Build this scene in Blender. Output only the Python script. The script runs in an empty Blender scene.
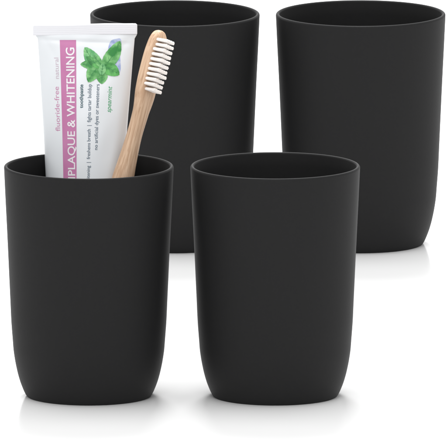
import bpy, bmesh, math, random
from mathutils import Vector, Matrix
from math import sin, cos, pi, sqrt, radians
random.seed(4)
S = bpy.context.scene
COL = S.collection
MM = 0.001

# ------------------------------------------------------------------ camera
TH = radians(9.3)                      # the camera looks down this much
DIST, F_PX = 20.0, 40000.0             # a very long lens from 20 m (0.5 mm per photo pixel at the front row)
cam_d = bpy.data.cameras.new("camera"); cam = bpy.data.objects.new("camera", cam_d); COL.objects.link(cam)
cam_d.sensor_width = 36.0; cam_d.lens = 36.0 * F_PX / 447.0
cam_d.clip_start = 1.0; cam_d.clip_end = 500.0
aim = Vector((0, 0, (395.5 - 221.5) * 0.5 * MM / cos(TH)))
cam.location = aim + Vector((0, -cos(TH), sin(TH))) * DIST
cam.rotation_euler = (pi / 2 - TH, 0, 0)
S.camera = cam

# ------------------------------------------------------------------ light
W = bpy.data.worlds.new("World"); S.world = W; W.use_nodes = True
bg = W.node_tree.nodes["Background"]
bg.inputs[0].default_value = (1.0, 1.0, 1.0, 1); bg.inputs[1].default_value = 1.15

def area(name, loc, target, size, size_y, energy, color=(1, 1, 1)):
    l = bpy.data.lights.new(name, 'AREA'); l.shape = 'RECTANGLE'; l.size = size; l.size_y = size_y
    l.energy = energy; l.color = color
    o = bpy.data.objects.new(name, l); COL.objects.link(o); o.location = loc
    o.rotation_euler = (Vector(target) - Vector(loc)).to_track_quat('-Z', 'Y').to_euler()
    return o
area("added_overhead_fill", (0.0, 0.5, 3.2), (0, 0.2, 0), 2.4, 2.0, 72.0)  # added fill lamp, lifts the tabletop towards white
area("added_back_light", (0.0, 2.6, 2.7), (0, 0.2, 0), 0.75, 1.4, 115.0)  # added lamp, throws the cups' shade forward over their reflections
area("added_front_fill", (-0.1, -2.2, 2.6), (0, 0.2, 0.05), 1.4, 1.2, 28.0)  # added fill lamp, brightens the tabletop in front of the cups

S.render.engine = 'CYCLES'
S.view_settings.view_transform = 'Standard'; S.view_settings.look = 'None'
S.view_settings.exposure = 0.0; S.view_settings.gamma = 1.0
S.cycles.use_denoising = True
S.cycles.max_bounces = 8

# ------------------------------------------------------------------ helpers
def srgb(r, g, b):
    f = lambda c: (c / 255) / 12.92 if c / 255 <= 0.04045 else ((c / 255 + 0.055) / 1.055) ** 2.4
    return (f(r), f(g), f(b), 1)

def mat(name, color, rough=0.5, spec=0.5, **kw):
    m = bpy.data.materials.new(name); m.use_nodes = True
    p = m.node_tree.nodes["Principled BSDF"]
    p.inputs["Base Color"].default_value = color
    p.inputs["Roughness"].default_value = rough
    p.inputs["Specular IOR Level"].default_value = spec
    for k, v in kw.items():
        p.inputs[k.replace('_', ' ')].default_value = v
    return m

def noise_color(m, c1, c2, scale, vec_scale=(1, 1, 1), detail=4.0, lo=0.3, hi=0.7, bump=0.0, bump_dist=0.0001):
    nt = m.node_tree; N = nt.nodes; L = nt.links
    p = N["Principled BSDF"]
    tc = N.new("ShaderNodeTexCoord"); mp = N.new("ShaderNodeMapping")
    mp.inputs["Scale"].default_value = vec_scale
    nz = N.new("ShaderNodeTexNoise"); nz.inputs["Scale"].default_value = scale; nz.inputs["Detail"].default_value = detail
    cr = N.new("ShaderNodeValToRGB")
    cr.color_ramp.elements[0].position = lo; cr.color_ramp.elements[0].color = c1
    cr.color_ramp.elements[1].position = hi; cr.color_ramp.elements[1].color = c2
    L.new(tc.outputs["Object"], mp.inputs["Vector"]); L.new(mp.outputs[0], nz.inputs["Vector"])
    L.new(nz.outputs["Fac"], cr.inputs["Fac"]); L.new(cr.outputs[0], p.inputs["Base Color"])
    if bump:
        b = N.new("ShaderNodeBump"); b.inputs["Strength"].default_value = bump; b.inputs["Distance"].default_value = bump_dist
        L.new(nz.outputs["Fac"], b.inputs["Height"]); L.new(b.outputs[0], p.inputs["Normal"])
    return nz, cr

def link_mesh(name, verts, faces, m, parent=None, smooth=True):
    me = bpy.data.meshes.new(name); me.from_pydata([tuple(v) for v in verts], [], faces); me.validate(); me.update()
    bm = bmesh.new(); bm.from_mesh(me); bmesh.ops.recalc_face_normals(bm, faces=bm.faces); bm.to_mesh(me); bm.free()
    if smooth:
        for p in me.polygons: p.use_smooth = True
    me.materials.append(m)
    o = bpy.data.objects.new(name, me); COL.objects.link(o)
    if parent: o.parent = parent
    return o

def thing(name, label, cat, loc=(0, 0, 0), group=None):
    o = bpy.data.objects.new(name, None); COL.objects.link(o); o.empty_display_size = 0.02
    o.location = loc; o["label"] = label; o["category"] = cat
    if group: o["group"] = group
    return o

def revolve(name, prof, m, parent=None, seg=128, closed_ends=False):
    vs, fs = [], []
    rings = []
    for r, z in prof:
        if r < 1e-7:
            rings.append([len(vs)]); vs.append((0, 0, z))
        else:
            rings.append(list(range(len(vs), len(vs) + seg)))
            vs += [(r * cos(2 * pi * i / seg), r * sin(2 * pi * i / seg), z) for i in range(seg)]
    for a, b in zip(rings, rings[1:]):
        for i in range(seg):
            j = (i + 1) % seg
            if len(a) == 1 and len(b) == 1: continue
            if len(a) == 1: fs.append((a[0], b[i], b[j]))
            elif len(b) == 1: fs.append((a[i], a[j], b[0]))
            else: fs.append((a[i], a[j], b[j], b[i]))
    return link_mesh(name, vs, fs, m, parent)

def interp(tab, x):
    if x <= tab[0][0]: return tab[0][1]
    for (x0, y0), (x1, y1) in zip(tab, tab[1:]):
        if x <= x1:
            t = (x - x0) / (x1 - x0); return y0 + (y1 - y0) * t
    return tab[-1][1]

def smooth_interp(tab, x):                    # Catmull-Rom through the table
    n = len(tab)
    if x <= tab[0][0]: return tab[0][1]
    if x >= tab[-1][0]: return tab[-1][1]
    for i in range(n - 1):
        if x <= tab[i + 1][0]: break
    x0, y0 = tab[i]; x1, y1 = tab[i + 1]
    def slope(k):
        if k == 0: return (tab[1][1] - tab[0][1]) / (tab[1][0] - tab[0][0])
        if k == n - 1: return (tab[-1][1] - tab[-2][1]) / (tab[-1][0] - tab[-2][0])
        return (tab[k + 1][1] - tab[k - 1][1]) / (tab[k + 1][0] - tab[k - 1][0])
    h = x1 - x0; t = (x - x0) / h
    return ((2*t**3 - 3*t**2 + 1) * y0 + (t**3 - 2*t**2 + t) * h * slope(i)
            + (-2*t**3 + 3*t**2) * y1 + (t**3 - t**2) * h * slope(i + 1))

# ------------------------------------------------------------------ materials
M_floor = mat("white_gloss_tabletop", (0.89, 0.89, 0.89, 1), rough=0.13, spec=0.5, IOR=1.62)
M_cup = mat("matte_black_plastic", (0.018, 0.018, 0.0185, 1), rough=0.6, spec=0.09)
noise_color(M_cup, (0.0116, 0.0116, 0.0118, 1), (0.0132, 0.0132, 0.0134, 1), 900, bump=0.08, bump_dist=0.00005)
M_tube = mat("tube_plastic", srgb(196, 199, 202), rough=0.32, spec=0.4)
M_crimp = mat("tube_crimp_plastic", srgb(200, 200, 204), rough=0.4, spec=0.4)
M_cap = mat("cap_plastic", srgb(240, 240, 240), rough=0.3, spec=0.5)
INK_DIM = 0.62                                   # darkens every ink evenly, against washing out under the strong light
def tint(r, g, b): c = srgb(r, g, b); return (c[0] * INK_DIM, c[1] * INK_DIM, c[2] * INK_DIM, 1)
def ink(name, c, rough=0.4): return mat(name, tint(*c), rough=rough, spec=0.3)
M_pink = ink("ink_pink", (207, 128, 178))
noise_color(M_pink, tint(212, 136, 184), tint(202, 118, 170), 60, detail=2)
M_white = ink("ink_white", (250, 246, 250))
M_palepink = ink("ink_pale_pink", (214, 146, 186))
M_greypink = ink("ink_grey_pink", (214, 194, 208))
M_teal = ink("ink_dark_teal", (52, 92, 104))
M_slate = ink("ink_slate", (84, 106, 124))
M_green = ink("ink_green", (84, 178, 122))
M_leaf = [mat("leaf_print_a", tint(90, 178, 98), 0.45, 0.3), mat("leaf_print_b", tint(70, 160, 84), 0.45, 0.3),
          mat("leaf_print_c", tint(112, 190, 112), 0.45, 0.3)]
noise_color(M_leaf[0], tint(52, 146, 66), tint(146, 216, 138), 260, detail=2.5, lo=.35, hi=.65)
noise_color(M_leaf[1], tint(36, 122, 56), tint(106, 194, 102), 260, detail=2.5, lo=.35, hi=.65)
noise_color(M_leaf[2], tint(92, 176, 108), tint(150, 216, 146), 260, detail=2.5, lo=.35, hi=.65)
M_vein = ink("ink_leaf_vein", (56, 140, 76))
M_veinl = ink("ink_leaf_light", (160, 220, 150))
M_blue = ink("ink_watercolour_blue", (150, 178, 224))
noise_color(M_blue, tint(160, 178, 226), tint(222, 228, 242), 320, detail=3, lo=.35, hi=.7)
M_bristle = mat("nylon_bristle", srgb(250, 245, 241), rough=0.45, spec=0.4)
M_wood = mat("bamboo", srgb(206, 176, 146), rough=0.6, spec=0.25)
nz, cr = noise_color(M_wood, srgb(172, 140, 113), srgb(199, 170, 144), 1000, vec_scale=(1, 1, 0.035), detail=6, lo=.34, hi=.66, bump=0.25, bump_dist=0.0001)
def wood_pores():
    nt = M_wood.node_tree; N = nt.nodes; L = nt.links
    p = N["Principled BSDF"]
    tc = N.new("ShaderNodeTexCoord"); mp = N.new("ShaderNodeMapping"); mp.inputs["Scale"].default_value = (1, 1, 0.05)
    v = N.new("ShaderNodeTexNoise"); v.inputs["Scale"].default_value = 1900; v.inputs["Detail"].default_value = 2
    r = N.new("ShaderNodeValToRGB"); r.color_ramp.elements[0].position = 0.30; r.color_ramp.elements[0].color = (0.74, 0.66, 0.58, 1)
    r.color_ramp.elements[1].position = 0.42; r.color_ramp.elements[1].color = (1, 1, 1, 1)
    mx = N.new("ShaderNodeMixRGB"); mx.blend_type = 'MULTIPLY'; mx.inputs[0].default_value = 0.8
    L.new(tc.outputs["Object"], mp.inputs[0]); L.new(mp.outputs[0], v.inputs["Vector"]); L.new(v.outputs["Fac"], r.inputs[0])
    L.new(cr.outputs[0], mx.inputs[1]); L.new(r.outputs[0], mx.inputs[2]); L.new(mx.outputs[0], p.inputs["Base Color"])
wood_pores()

# ------------------------------------------------------------------ the setting: one glossy white surface
floor = link_mesh("tabletop", [(-60, -60, 0), (60, -60, 0), (60, 120, 0), (-60, 120, 0)], [(0, 1, 2, 3)], M_floor, smooth=False)
floor["kind"] = "structure"

# ------------------------------------------------------------------ cups
K = 0.5 * MM                                   # one photo pixel at the front row
C9 = cos(TH); S9 = sin(TH)
outer_tab = [(393.6, 63.4), (391.5, 64.6), (383, 68.1), (375, 70.6), (368, 72.3), (360, 73.9), (350, 75.4), (340, 76.2), (330, 77.0), (320, 77.7),
             (300, 78.6), (280, 79.5), (260, 80.4), (230, 81.8), (200, 83.3), (185, 84.0), (172, 84.6), (167.5, 84.8)]
def px_to_z(y): return (395.5 - y) * K / C9
outer = [(0.0, 0.0009), (0.020, 0.0009), (0.0285, 0.0006), (0.0298, 0.0), (0.0306, 0.0)]
for a in (20, 40, 60):                        # small round at the foot
    outer.append((0.0306 + 0.0008 * sin(radians(a)), 0.0008 * (1 - cos(radians(a)))))
ztab = sorted([(px_to_z(y), r * K) for y, r in outer_tab])
z = ztab[0][0]
while z < ztab[-1][0]:
    outer.append((smooth_interp(ztab, z), z)); z += 0.0015
outer.append((ztab[-1][1], ztab[-1][0]))
WALL = 0.0019
ztop = ztab[-1][0]; rtop = ztab[-1][1]
inner = []
z = ztop
while z > 0.012:
    inner.append((smooth_interp(ztab, z) - WALL - (0.0004 if z < ztop - 0.004 else 0.0004 * (ztop - z) / 0.004), z)); z -= 0.002
r_in = inner[-1][0]
for a in (15, 35, 55, 75, 90):
    inner.append((r_in - 0.008 * (1 - cos(radians(a))), 0.0115 - 0.008 * sin(radians(a))))
inner.append((0.0, 0.0033))
rim = [(rtop - WALL / 2 + (WALL / 2) * cos(radians(a)), ztop + (WALL / 2) * 1.15 * sin(radians(a))) for a in range(0, 181, 15)]

def make_cup(label):
    t = thing("plastic_cup", label, "cup", group="four matching black plastic cups")
    revolve("cup_wall", outer, M_cup, t)
    revolve("cup_inner_wall", inner, M_cup, t)
    revolve("rim", rim, M_cup, t)
    return t
def copy_thing(o):
    c = o.copy(); COL.objects.link(c)
    for ch in o.children:
        d = ch.copy(); COL.objects.link(d); d.parent = c
    return c
cup_a = make_cup("black plastic cup holding the toothpaste tube and the bamboo toothbrush")
CX = (88.8 - 223.5) * K
cup_a.location = (CX, 0, 0)
gap = 152.2 * K / S9 * 0.9965
spots = [((275.2 - 223.5) * K, 0, 1.0, "empty black plastic cup in the front row, beside the cup with the toothpaste"),
         ((174.9 - 223.5) * K * 1.0235, gap, 1.0235, "empty black plastic cup standing behind the toothbrush and toothpaste tube"),
         ((360.6 - 223.5) * K * 1.0235, gap, 1.0235, "empty black plastic cup at the back right, at the edge of the picture")]
for x, y, s, lab in spots:
    c = copy_thing(cup_a); c.location = (x, y, 0); c.scale = (s, s, s); c["label"] = lab

# ------------------------------------------------------------------ toothpaste tube (standing cap down in the left cup)
# all built in metres relative to the middle of the left cup's foot
def height_at(y, Y):                           # height of a point seen at photo row y when it stands at depth Y
    return ((395.5 - y) * K - Y * S9) / C9
Z_CR0, Z_TOP = 0.0, 0.0
def tube_depth(z): return (2.5 + (z / MM - 5) * 0.218) * MM
def solve_z(y, f=lambda z: 0.0):
    z = 0.15
    for _ in range(12): z = height_at(y, tube_depth(z) - f(z))
    return z
z_crimp_lo = solve_z(34.0); z_crimp_hi = solve_z(23.8)
tw = [(solve_z(yy), hw) for yy, hw in ((34.3, 51.2), (36, 50.0), (38.2, 48.6), (60, 46.9), (95, 44.4), (130, 41.9), (178, 39.0), (225, 36.0), (270, 34.2), (365, 33.6))][::-1]
tc_ = [(solve_z(yy), cx) for yy, cx in ((24, 84.8), (38, 86.0), (95, 85.4), (178, 84.6), (365, 83.0))][::-1]
z_sh = tw[0][0]
def tube_a(z): return interp(tw, z) * K
def tube_cx(z): return (interp(tc_, z) - 88.8) * K
def tube_b(z):
    t = max(0.0, min(1.0, (z_crimp_lo - z) / (z_crimp_lo - solve_z(270))))
    full = 34.2 * K
    return 0.0007 + (full - 0.0007) * (0.25 * t + 0.75 * sin(t * pi / 2)) if t < 1 else tube_a(z)
def dent(u, z):                                # squeezed-tube unevenness of the front wall, metres towards the inside
    d = z_crimp_lo - z
    fade = min(1.0, d / 0.004) * math.exp(-d / 0.045) * (1 - u ** 4)
    v = 0.00035 * sin(7 * u + d * 120) * sin(d * 190 + 2 * u)
    for sg in (-1, 1):                          # pleats running in from the ends of the seal
        v += 0.0006 * math.exp(-((sg * u - (0.92 - d * 24)) / 0.07) ** 2) * math.exp(-d / 0.012)
    v += 0.0004 * math.exp(-((d - 0.0035 - 0.0012 * u) / 0.0011) ** 2)
    return v * fade + 0.00045 * math.exp(-((u - 0.55 + (d - 0.06) * 6) / 0.16) ** 2) * math.exp(-((d - 0.055) / 0.02) ** 2) * (1 - u ** 4)
def tube_pt(u, z, front=True, off=0.0):
    s = sqrt(max(0.0, 1 - u * u))
    b = tube_b(z) * s - dent(u, z)
    return Vector((tube_cx(z) + tube_a(z) * u, tube_depth(z) - (b + off if front else -b), z))

tube = thing("toothpaste_tube", "white toothpaste tube with pink lettering band standing in the cup beside the toothbrush", "toothpaste", (CX, 0, 0))
def build_tube_body():
    vs, fs, seg, rings = [], [], 96, []
    zs = [z_sh + (z_crimp_lo - z_sh) * (i / 180) for i in range(180)]
    zs += [z_crimp_lo - d for d in (0.0012, 0.0007, 0.0003, 0.0)]
    zs = sorted(set(zs + [solve_z(yy) for yy in (36, 37, 38.2, 40, 42)]))
    for z in zs:
        r = []
        for i in range(seg):
            a = 2 * pi * i / seg
            r.append(len(vs))
            vs.append((tube_cx(z) + (tube_a(z)) * cos(a), tube_depth(z) + tube_b(z) * sin(a) + (dent(cos(a), z) if sin(a) < 0 else 0.0), z))
        rings.append(r)
    # shoulder down to the cap neck
    for t, dz in ((0.86, 0.0022), (0.6, 0.0042), (0.45, 0.005)):
        z = z_sh - dz; r = []
        for i in range(seg):
            a = 2 * pi * i / seg; r.append(len(vs))
            vs.append((tube_cx(z_sh) + tube_a(z_sh) * t * cos(a), tube_depth(z) + tube_a(z_sh) * t * sin(a), z))
        rings.insert(0, r)
    for A, B in zip(rings, rings[1:]):
        for i in range(seg): j = (i + 1) % seg; fs.append((A[i], A[j], B[j], B[i]))
    return link_mesh("tube_body", vs, fs, M_tube, tube)
build_tube_body()
def build_crimp():
    vs, fs = [], []
    rows = [(z_crimp_lo - 0.0002, 0.0007, 52.2)]
    n = 10
    for i in range(n + 1):
        z = z_crimp_lo + (z_crimp_hi - z_crimp_lo) * (i + 0.3) / (n + 1)
        rows.append((z, 0.00072 + (0.00003 if i % 2 else 0), 52.3))
    rows.append((z_crimp_hi - 0.0003, 0.0007, 52.3)); rows.append((z_crimp_hi, 0.0004, 51.9))
    nx = 80; rings = []
    for z, th, hw in rows:
        r = []
        for side in (-1, 1):
            rng = range(nx + 1) if side < 0 else range(nx, -1, -1)
            for i in rng:
                u = -1 + 2 * i / nx
                zz = z + 0.00012 * sin(u * 5) + 0.0005 * u
                corner = 0.0005 * max(0, (abs(u) - 0.98) / 0.02) if z > z_crimp_hi - 0.0005 else 0
                r.append(len(vs)); vs.append((tube_cx(z_crimp_hi) + hw * K * u, tube_depth(z) + side * th * (1 if abs(u) < 1 else 0.6), zz - corner))
        rings.append(r)
    m = len(rings[0])
    for A, B in zip(rings, rings[1:]):
        for i in range(m): j = (i + 1) % m; fs.append((A[i], A[j], B[j], B[i]))
    fs.append(tuple(rings[-1])); fs.append(tuple(rings[0]))
    return link_mesh("crimp_seal", vs, fs, M_crimp, tube, smooth=False)
build_crimp()
def build_cap():
    vs, fs, seg, rings = [], [], 96, []
    zc = z_sh - 0.004; x0 = tube_cx(z_sh)
    for r0, z in ((0.0, zc), (0.0138, zc), (0.0144, zc - 0.0005), (0.0148, 0.0052), (0.0142, 0.0040), (0.0, 0.0040)):
        r = []
        for i in range(seg):
            a = 2 * pi * i / seg
            q = r0 * (1 + (0.012 if i % 4 < 2 else 0)) if 0.004 < z < zc - 0.0002 else r0
            r.append(len(vs)); vs.append((x0 + q * cos(a), tube_depth(z) + q * sin(a), z))
        rings.append(r)
    for A, B in zip(rings, rings[1:]):
        for i in range(seg): j = (i + 1) % seg; fs.append((A[i], A[j], B[j], B[i]))
    return link_mesh("cap", vs, fs, M_cap, tube)
build_cap()

# --- printing on the front of the tube: a point of the print sits at (x, y) of the label, y counted down from the seal
def label_pt(x, y, yref, off):
    zr = solve_z(yref)
    u = (x - 88.8 - tube_cx(zr) / K) * K / tube_a(zr)
    u = max(-0.999, min(0.999, u))
    s = sqrt(1 - u * u); z = solve_z(y)
    for _ in range(10): z = height_at(y, tube_depth(z) - tube_b(z) * s)
    return tube_pt(u, z, True, off)

def print_poly(name, pts, m, off, yref=90, parent=None, grid=None):
    bm = bmesh.new()
    vs = [bm.verts.new((p[0], p[1], 0)) for p in pts]
    bm.faces.new(vs)
    bmesh.ops.triangulate(bm, faces=bm.faces)
    step = 1.5                                  # cut along rows and columns so that the print follows the curve
    ys = [p[1] for p in pts]; xs = [p[0] for p in pts]
    for lo, hi, ax in ((min(ys), max(ys), 1), (min(xs), max(xs), 0)):
        k = lo + step
        while k < hi:
            co = [0, 0, 0]; co[ax] = k; no = [0, 0, 0]; no[ax] = 1
            bmesh.ops.bisect_plane(bm, geom=bm.verts[:] + bm.edges[:] + bm.faces[:], plane_co=co, plane_no=no, dist=1e-5)
            k += step
    bm.verts.ensure_lookup_table()
    V = [label_pt(v.co.x, v.co.y, yref, off) for v in bm.verts]
    bm.verts.index_update()
    F = [tuple(v.index for v in f.verts) for f in bm.faces]
    bm.free()
    return link_mesh(name, V, F, m, parent or tube)

def text_geo(s, bold=0.0, shear=0.0):
    cu = bpy.data.curves.new("lettering", 'FONT'); cu.body = s; cu.size = 1.0; cu.offset = bold; cu.shear = shear
    cu.resolution_u = 4
    o = bpy.data.objects.new("lettering", cu); COL.objects.link(o)
    bpy.context.view_layer.update()
    me = bpy.data.meshes.new_from_object(o.evaluated_get(bpy.context.evaluated_depsgraph_get()))
    V = [(v.co.x, v.co.y) for v in me.vertices]; F = [tuple(p.vertices) for p in me.polygons]
    bpy.data.objects.remove(o); bpy.data.curves.remove(cu); bpy.data.meshes.remove(me)
    return V, F
def print_text(name, s, m, base_x, y_start, y_end, cap, off, yref, bold=0.0, shear=0.0, fit=None, fit_tail=None):
    """reads upwards: starts at row y_start, ends at y_end, letters stand to the left of base_x; cap = height of a capital H"""
    V, F = text_geo(s, bold, shear)
    x0 = min(v[0] for v in V); x1 = max(v[0] for v in V)
    if fit_tail:                                # y_start belongs to the part 'fit_tail' at the end of the string
        Vt, _ = text_geo(fit_tail, bold, shear); w = max(v[0] for v in Vt) - min(v[0] for v in Vt)
    else: w = x1 - x0
    Vh, _ = text_geo("H", bold); hh = max(v[1] for v in Vh) - min(v[1] for v in Vh)
    kx = (y_start - y_end) / w; ky = cap / hh
    bm = bmesh.new(); bv = [bm.verts.new((base_x - v[1] * ky, y_end + (x1 - v[0]) * kx, 0)) for v in V]
    for f in F:
        try: bm.faces.new([bv[i] for i in f])
        except ValueError: pass
    for lo, hi, ax, st in ((y_end, y_start + 40, 1, 1.5), (base_x - cap, base_x + 2, 0, 1.5)):
        k = lo + st
        while k < hi:
            co = [0, 0, 0]; co[ax] = k; no = [0, 0, 0]; no[ax] = 1
            bmesh.ops.bisect_plane(bm, geom=bm.verts[:] + bm.edges[:] + bm.faces[:], plane_co=co, plane_no=no, dist=1e-5)
            k += st
    bm.verts.index_update()
    P = [label_pt(v.co.x, v.co.y, yref, off) for v in bm.verts]; F = [tuple(v.index for v in f.verts) for f in bm.faces]; bm.free()
    return link_mesh(name, P, F, m, tube, smooth=False)

band = [(59.9, 39.8), (76.0, 39.8), (76.0, 240), (59.9, 240)]
print_poly("pink_band", band, M_pink, 0.00006, yref=50)
print_text("white_lettering", "ANTIPLAQUE & WHITENING", M_white, 74.3, 175.6, 47.2, 8.3, 0.00013, 75, bold=0.012, fit_tail="PLAQUE & WHITENING")
print_text("pink_lettering", "fluoride-free", M_palepink, 59.4, 131.0, 86.5, 4.6, 0.00006, 110)
print_text("grey_lettering", "natural", M_greypink, 58.6, 78.5, 57.5, 4.3, 0.00006, 70)
print_text("bold_lettering", "toothpaste", M_teal, 82.9, 108.0, 84.2, 3.7, 0.00006, 95, bold=0.022)
print_text("claim_lettering", "whitening  |  freshens breath  |  fights tartar buildup", M_slate, 91.0, 184.5, 84.0, 3.7, 0.00006, 100, bold=0.008)
print_text("claim_lettering", "no artificial dyes or sweeteners", M_slate, 98.8, 149.8, 84.0, 3.7, 0.00006, 100, bold=0.008)
print_text("green_lettering", "spearmint", M_green, 111.2, 112.5, 86.0, 4.6, 0.00006, 100, bold=0.006, shear=0.35)

# mint sprig print
def spline(pts, n=6):
    out = []; m = len(pts)
    for i in range(m):
        p0, p1, p2, p3 = (Vector(pts[(i + k) % m]) for k in (-1, 0, 1, 2))
        for j in range(n):
            t = j / n
            out.append(tuple(0.5 * ((2 * p1) + (-p0 + p2) * t + (2 * p0 - 5 * p1 + 4 * p2 - p3) * t * t + (-p0 + 3 * p1 - 3 * p2 + p3) * t ** 3)))
    return out
def leaf_outline(base, tip, w, bend=0.0, n=14, teeth=0.18):
    b = Vector(base); t = Vector(tip); d = t - b; L_ = d.length; d /= L_; nrm = Vector((-d.y, d.x))
    left, right = [], []
    for i in range(1, n):
        s = i / n
        prof = (sin(pi * s ** 0.85) ** 0.7) * w / 2
        c = b + d * L_ * s + nrm * bend * sin(pi * s)
        saw = teeth * (1 if i % 2 else -0.3)
        left.append(tuple(c + nrm * (prof + saw * min(1, prof)))); right.append(tuple(c - nrm * (prof + saw * min(1, prof))))
    return [tuple(b)] + left + [tuple(t)] + right[::-1]
def stroke(p0, p1, w):
    a = Vector(p0); b = Vector(p1); d = (b - a).normalized(); n = Vector((-d.y, d.x)) * w / 2
    return [tuple(a + n), tuple(a - n), tuple(b - n * 0.3), tuple(b + n * 0.3)]
def leaf(base, tip, w, m, layer, bend=0.0, nv=4, parent=None):
    off = 0.00006 + 0.00003 * layer
    o = print_poly("printed_leaf", leaf_outline(base, tip, w, bend), m, off, 70)
    b = Vector(base); t = Vector(tip); d = t - b; nrm = Vector((-d.y, d.x)).normalized()
    geo = []
    mid = [b + d * s + nrm * bend * sin(pi * s) for s in (0, .25, .5, .75, .97)]
    for p, q in zip(mid, mid[1:]): geo.append(stroke(p, q, 0.75))
    for i in range(1, nv + 1):
        s = i / (nv + 1.2); c = b + d * s + nrm * bend * sin(pi * s)
        for sg in (-1, 1):
            geo.append(stroke(c, c + d * 0.13 + nrm * sg * w * 0.30 * sin(pi * s ** 0.8), 0.4))
    V, F = [], []
    for g in geo:
        k = len(V); V += [label_pt(x, y, 70, off + 0.00002) for x, y in g]; F.append(tuple(range(k, k + 4)))
    v = link_mesh("leaf_veins", V, F, M_vein, o, smooth=False)
    return o
print_poly("blue_wash", spline([(109, 41), (114, 38.6), (118.6, 38.8), (119.6, 46), (119.2, 56), (120.4, 66), (119.6, 72.5), (114, 68), (110, 60), (107, 50)]), M_blue, 0.00005, 70)
leaf((102, 70), (102.2, 84.0), 11.5, M_leaf[0], 1, nv=3)
leaf((101, 66), (84.2, 47.0), 13.5, M_leaf[2], 2, bend=-2.0)
leaf((99, 66), (80.2, 64.0), 9.5, M_leaf[0], 3, bend=0.8)
leaf((100, 65), (88.2, 82.0), 13.5, M_leaf[0], 4, bend=1.5)
leaf((102.5, 69), (118.2, 40.5), 14.5, M_leaf[0], 5, bend=1.4, nv=5)
leaf((102, 66.5), (119.6, 74.5), 12.5, M_leaf[1], 6, bend=-1.2)
leaf((102, 68), (86.0, 56.5), 8.0, M_leaf[1], 7, nv=3)
leaf((102.5, 67), (93, 55), 6.5, M_leaf[0], 8, nv=3)
leaf((101.5, 75), (102.6, 63.0), 7.2, M_leaf[2], 9, nv=3)

# ------------------------------------------------------------------ bamboo toothbrush leaning in the left cup
def brush_depth(z): return (-17.0 + (z / MM) * 0.285) * MM
def brush_pt(x, y):
    z = 0.1
    for _ in range(12): z = height_at(y, brush_depth(z))
    return Vector(((x - 88.8) * K, brush_depth(z), z))
P_bot = brush_pt(69.5, 387); P_top = brush_pt(160.3, 30.3)
AX = (P_top - P_bot).normalized(); LEN = (P_top - P_bot).length
az = radians(35)
Nn = Vector((cos(az), -sin(az), 0)); Nn = (Nn - AX * Nn.dot(AX)).normalized()      # the way the bristles point
Wn = AX.cross(Nn).normalized()
brush = thing("toothbrush", "bamboo toothbrush with white bristles leaning in the cup against the toothpaste tube", "toothbrush")
R = Matrix((Nn, Wn, AX)).transposed().to_4x4()
brush.matrix_world = Matrix.Translation(Vector((CX, 0, 0)) + P_bot) @ R
def s_of(y):                                    # distance along the brush for a photo row
    return (387 - y) / (387 - 30.3) * LEN
sec = [  # row, half thickness, half width, sideways shift in photo px
    (387, 1.6, 2.4, 0), (385.5, 3.2, 4.2, 0), (380, 4.1, 5.2, 0), (300, 4.8, 5.8, 0), (230, 5.1, 6.2, 0), (178, 4.8, 5.9, 0.3), (165, 4.3, 5.3, 0.3), (150, 3.8, 4.7, 0.4), (135, 3.4, 4.4, 0.6),
    (120, 3.4, 4.6, 1.0), (105, 3.3, 5.4, 1.2), (95, 3.2, 6.1, 0.8), (80, 3.0, 6.6, 0), (60, 2.95, 6.6, -0.2), (50, 2.9, 6.4, 0), (42, 2.85, 5.7, 0.2), (37, 2.75, 4.7, 0.2), (33.5, 2.5, 3.3, 0), (31.4, 2.0, 2.0, 0), (30.3, 1.0, 0.8, 0)]
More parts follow.
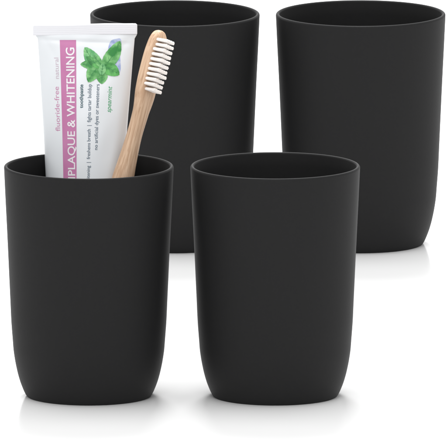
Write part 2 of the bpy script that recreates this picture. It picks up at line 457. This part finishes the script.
def build_handle():
    tabT = [(s_of(r), t) for r, t, w, d in sec]; tabW = [(s_of(r), w) for r, t, w, d in sec]; tabD = [(s_of(r), d) for r, t, w, d in sec]
    ss = sorted(set([s_of(387) + LEN * i / 110 for i in range(111)] + [s_of(r) for r, *_ in sec] + [s_of(r) for r in (32.4, 30.7, 386.2, 35, 39.5, 31)]))
    vs, fs, rings, seg = [], [], [], 48
    for s in ss:
        t = smooth_interp(tabT, s) * MM; w = smooth_interp(tabW, s) * MM; dx = smooth_interp(tabD, s) * K
        head = max(0, min(1, (s - s_of(110)) / (s_of(92) - s_of(110))))
        e = 2.3 + 1.7 * head                    # squarer edges at the head
        r = []
        for i in range(seg):
            a = 2 * pi * i / seg
            x = abs(cos(a)) ** (2 / e) * t * (1 if cos(a) >= 0 else -1); y = abs(sin(a)) ** (2 / e) * w * (1 if sin(a) >= 0 else -1)
            r.append(len(vs)); vs.append((x + dx * cos(az), y + dx * -sin(az) * -1, s))
        rings.append(r)
    for A, B in zip(rings, rings[1:]):
        for i in range(seg): j = (i + 1) % seg; fs.append((A[i], A[j], B[j], B[i]))
    fs.append(tuple(rings[0])); fs.append(tuple(rings[-1]))
    return link_mesh("handle", vs, fs, M_wood, brush)
build_handle()
def build_tuft(s, wy, L_, rad):
    vs, fs = [], []
    for k in range(34):
        q = rad * sqrt((k + 0.5) / 34); a = k * 2.39996
        bx, bz = q * cos(a), q * sin(a) * 0.85
        spread = 1.08 + random.uniform(-0.03, 0.05)
        ln = L_ * random.uniform(0.985, 1.01); fr = 0.000115
        tx, tz = bx * spread + random.uniform(-1, 1) * 0.00003, bz * spread + random.uniform(-1, 1) * 0.00003
        k0 = len(vs)
        for (ox, oz, h, f) in ((bx, bz, 0.0024, 1), (tx, tz, 0.0029 + ln, 1), (tx, tz, 0.0029 + ln + 0.0001, 0.5)):
            for j in range(5):
                b = 2 * pi * j / 5
                vs.append((h, wy + ox + fr * f * cos(b), s + oz + fr * f * sin(b)))
        for lv in (0, 1):
            for j in range(5):
                n = (j + 1) % 5; fs.append((k0 + lv * 5 + j, k0 + lv * 5 + n, k0 + lv * 5 + 5 + n, k0 + lv * 5 + 5 + j))
        fs.append(tuple(k0 + 10 + j for j in range(5)))
    return link_mesh("bristle_tuft", vs, fs, M_bristle, brush)
s_first, s_last = s_of(40.3), s_of(89.5)
for i in range(11):
    s = s_first + (s_last - s_first) * i / 10
    ys = (-5.0, -3.3, -1.6, 0.1, 1.8) if 1 < i < 10 else (-4.0, -2.2, -0.4, 1.5)
    for y in ys:
        build_tuft(s, y * MM, (5.8 + (0.3 if i % 3 == 1 else 0) - (0.4 if i > 7 else 0)) * MM, 0.00090)
